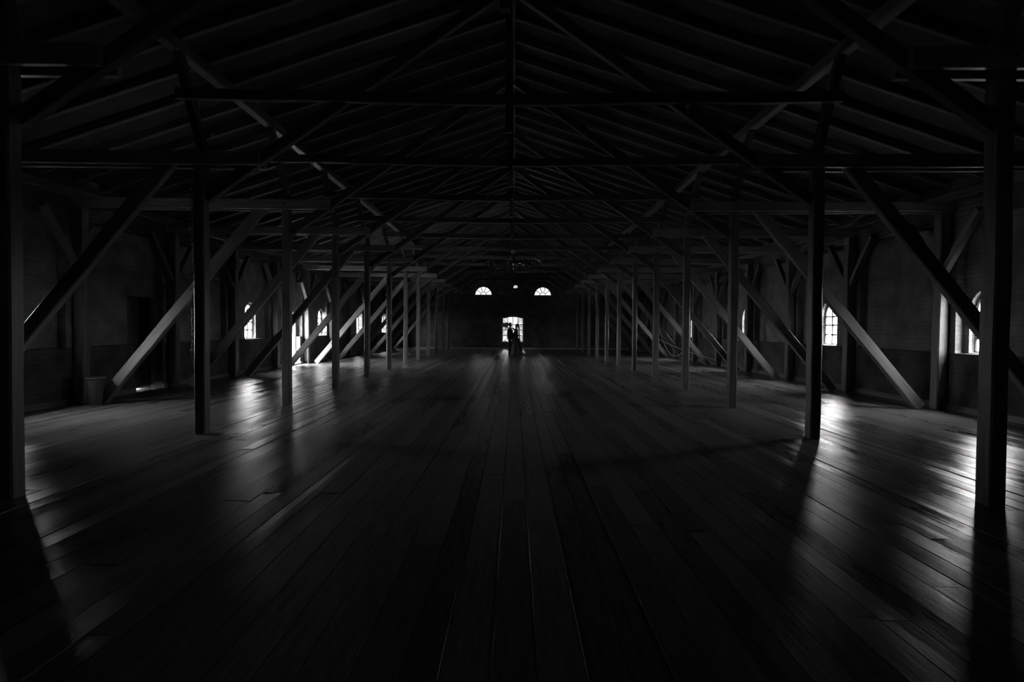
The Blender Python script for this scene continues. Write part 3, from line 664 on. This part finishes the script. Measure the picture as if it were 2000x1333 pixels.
def board_sign(loc, rz, sw, sh, label):
    root = empty('hanging_sign', loc, label, 'sign'); root.rotation_euler = (0, 0, rz)
    b_ = MB(); b_.box(-sw / 2, sw / 2, 0, 0.05, -sh / 2, sh / 2); b_.build('board', M['black'], root)
    f_ = MB(); t = 0.018
    f_.box(-sw / 2, sw / 2, -0.012, 0, sh / 2 - t, sh / 2); f_.box(-sw / 2, sw / 2, -0.012, 0, -sh / 2, -sh / 2 + t); f_.box(-sw / 2, -sw / 2 + t, -0.012, 0, -sh / 2 + t, sh / 2 - t); f_.box(sw / 2 - t, sw / 2, -0.012, 0, -sh / 2 + t, sh / 2 - t); f_.build('rim', M['grey'], root)
    s_ = MB(); mpz = lambda u, v, ww: (u, -ww, v)
    for i in range(4):
        z = -0.22 * sh + 0.15 * sh * i; x0 = -0.15 * sw + 0.06 * sw * i
        s_.prism([(x0 - 0.1 * sw, z), (x0 + 0.25 * sw, z + 0.03), (x0 + 0.25 * sw, z + 0.055), (x0 - 0.1 * sw, z + 0.025)], mpz, 0.0, 0.004)
        s_.prism([(x0 + 0.0 * sw, z - 0.03), (x0 + 0.05 * sw, z - 0.03), (x0 + 0.14 * sw, z + 0.07), (x0 + 0.09 * sw, z + 0.07)], mpz, 0.0, 0.004)
    s_.build('lettering', M['signpale'], root)
    k_ = MB(); sd_ = -1 if loc[0] < CX else 1; k_.box(min(0, sd_ * 0.42), max(0, sd_ * 0.42), 0.05, 0.075, sh * 0.3, sh * 0.3 + 0.03); k_.build('bracket', M['metal'], root)
board_sign((CX - 8.3, 23.9, 3.42), R(10), 0.24, 0.42, 'dark framed sign with slanted white strokes hanging above the open left door')
board_sign((CX - 8.42, 23.4, 3.0), R(20), 0.12, 0.42, 'small narrow dark sign on the wall left of the open doorway')
board_sign((CX + 8.25, 24.4, 3.45), R(-10), 0.34, 0.42, 'dark framed sign hanging on the right wall opposite the open door')
wb = empty('control_box', (CX - 8.49, 22.35, 2.0), 'small dark control box on the left wall beside the open doorway', 'box')
b_ = MB(); b_.box(0, 0.09, -0.11, 0.11, -0.17, 0.17); b_.build('case', M['black'], wb); b_ = MB(); b_.box(0.09, 0.097, -0.07, 0.07, -0.05, 0.12); b_.build('cover', M['grey'], wb)
bn = empty('waste_bin', (-8.05, 11.75, 0), 'tall tapered grey bin on the floor by the left wall near the strut foot', 'bin')
b_ = MB(); b_.lathe([(0.10, 0.0), (0.105, 0.02), (0.155, 0.5), (0.165, 0.5), (0.165, 0.53), (0.145, 0.53), (0.10, 0.05)], seg=20); b_.build('body', M['grey'], bn, smooth=False)
b_ = MB(); b_.tube([(0.168 * math.cos(2 * math.pi * i / 20), 0.168 * math.sin(2 * math.pi * i / 20), 0.515) for i in range(20)], 0.012, 6, closed=True); b_.build('rim', M['grey'], bn)

# ------------------------------------------------------------------ fairy lights and ropes
def fairy(px, y, zs, label, seed, off):
    rr = random.Random(seed); y -= 0.016; root = empty('fairy_lights', (px, y, 0), label, 'string lights', 'fairy lights on the left posts')
    pts = []
    z = zs[0]
    while z < zs[1]:
        pts.append((off + rr.uniform(-0.012, 0.012), -0.10 + rr.uniform(-0.01, 0.02), z)); z += 0.08
    c = MB(); c.tube(pts, 0.0045, 5); c.build('cable', M['wire'], root)
    bm_ = MB(); bm_.ball((0, 0, 0), 0.012, 0.012, 0.018, 8, 5); bme = bm_.mesh('bulb'); bme.materials.append(M['bulb'])
    wm = MB(); wm.tube([(-0.03, 0, -0.012), (0.0, 0.0, 0.0), (0.03, 0.0, 0.02), (0.06, 0, 0.015)], 0.0045, 5); wme = wm.mesh('clip'); wme.materials.append(M['wire'])
    z = zs[0] + 0.1
    while z < zs[1]:
        o = bpy.data.objects.new('bulb', bme); COL.objects.link(o); o.parent = root; o.location = (off + rr.uniform(-0.03, 0.02), -0.115, z)
        q = bpy.data.objects.new('clip', wme); COL.objects.link(q); q.parent = root; q.location = (off, -0.11, z + 0.04); q.rotation_euler = (0, rr.uniform(-0.5, 0.5), 0)
        z += rr.uniform(0.14, 0.3)
fairy(CX - 4.35, FR[1], (1.1, 3.6), 'string of small unlit bulbs running up the second left post', 1, -0.085)
fairy(CX - 4.35, FR[5], (0.2, 3.75), 'string of small unlit bulbs running up the sixth left post', 2, -0.085)
def rope(p0, p1, sag, label, n=18, r=0.011):
    p0 = Vector(p0); p1 = Vector(p1); root = empty('rope_swag', p0, label, 'rope')
    pts = [(p1 - p0) * (i / n) - Vector((0, 0, 1)) * sag * 4 * (i / n) * (1 - i / n) for i in range(n + 1)]
    m_ = MB(); m_.tube(pts, r, 6); m_.build('cord', M['rope'], root, smooth=True)
    for q in (0, n):
        e = MB(); e.ball(pts[q], 0.024, 0.024, 0.024, 8, 6); e.build('knot', M['rope'], root, smooth=True)
rope((CX + 4.462, FR[4], 1.50), (CX + 4.462, FR[3], 1.30), 0.62, 'pale rope swag hanging between the fourth and fifth right posts')
rope((CX + 4.46, FR[4] + 0.6, 1.25), (CX + 5.2, FR[3] + 0.4, 0.75), 0.06, 'shorter straighter pale rope behind the rope swag on the right')
for (x_, y_, z_), lb in (((-4.96, FR[1] - 0.06, 5.56), 'small bare bulb near the roof above the second left post'), ((-4.24, FR[1] - 0.1, 4.22), 'small bare bulb just above the second left tie beam'),
                         ((-3.9, FR[2] - 0.2, 4.66), 'small bare bulb at the left end of the third collar beam'), ((2.36, FR[1] - 0.2, 4.62), 'small bare bulb under the right half of the second collar beam')):
    root = empty('bare_bulb', (x_, y_, z_), lb, 'lamp')  # bulb shape added to stand for a bright glint on the timbers
    a_ = MB(); a_.lathe([(0.018, 0.02), (0.022, 0.03), (0.022, 0.075), (0.01, 0.085)], seg=10); a_.build('socket', M['black'], root)
    a_ = MB(); a_.ball((0, 0, -0.012), 0.033, 0.033, 0.04, 12, 8); a_.build('glass_bulb', M['bulb'], root, smooth=True)

# ------------------------------------------------------------------ outside, beyond the far window
rt = random.Random(11)
for i, (x_, y_, h_, r_, lb) in enumerate(((-1.75, 56.0, 3.0, 1.5, 'leafy shrub outside, seen through the left side of the far window'), (1.45, 60.0, 3.1, 1.4, 'leafy shrub outside, seen through the right side of the far window'))):
    root = empty('garden_shrub', (x_, y_, -0.12), lb, 'shrub')
    t_ = MB()
    for j in range(5):
        a = j * 1.3; t_.tube([(0.05 * math.cos(a), 0.05 * math.sin(a), 0), (0.25 * math.cos(a), 0.25 * math.sin(a), h_ * 0.4), (0.6 * math.cos(a), 0.6 * math.sin(a), h_ * 0.8)], [0.05, 0.035, 0.015], 6)
    t_.build('branches', M['bark'], root)
    c_ = MB()
    for j in range(1700):
        a = rt.uniform(0, 6.283); z = rt.uniform(0.1, h_); q = r_ * math.sqrt(rt.random()) * math.sin(math.pi * min(0.95, max(0.15, z / h_))) ** 0.5
        c = Vector((q * math.cos(a), q * math.sin(a), z)); d1 = Vector((rt.uniform(-1, 1), rt.uniform(-1, 1), rt.uniform(-1, 1))).normalized() * 0.11; d2 = d1.orthogonal().normalized() * 0.07
        c_.quad(c - d1, c + d2, c + d1, c - d2)
    tag(c_.build('foliage', M['foliage'], root), kind='stuff')
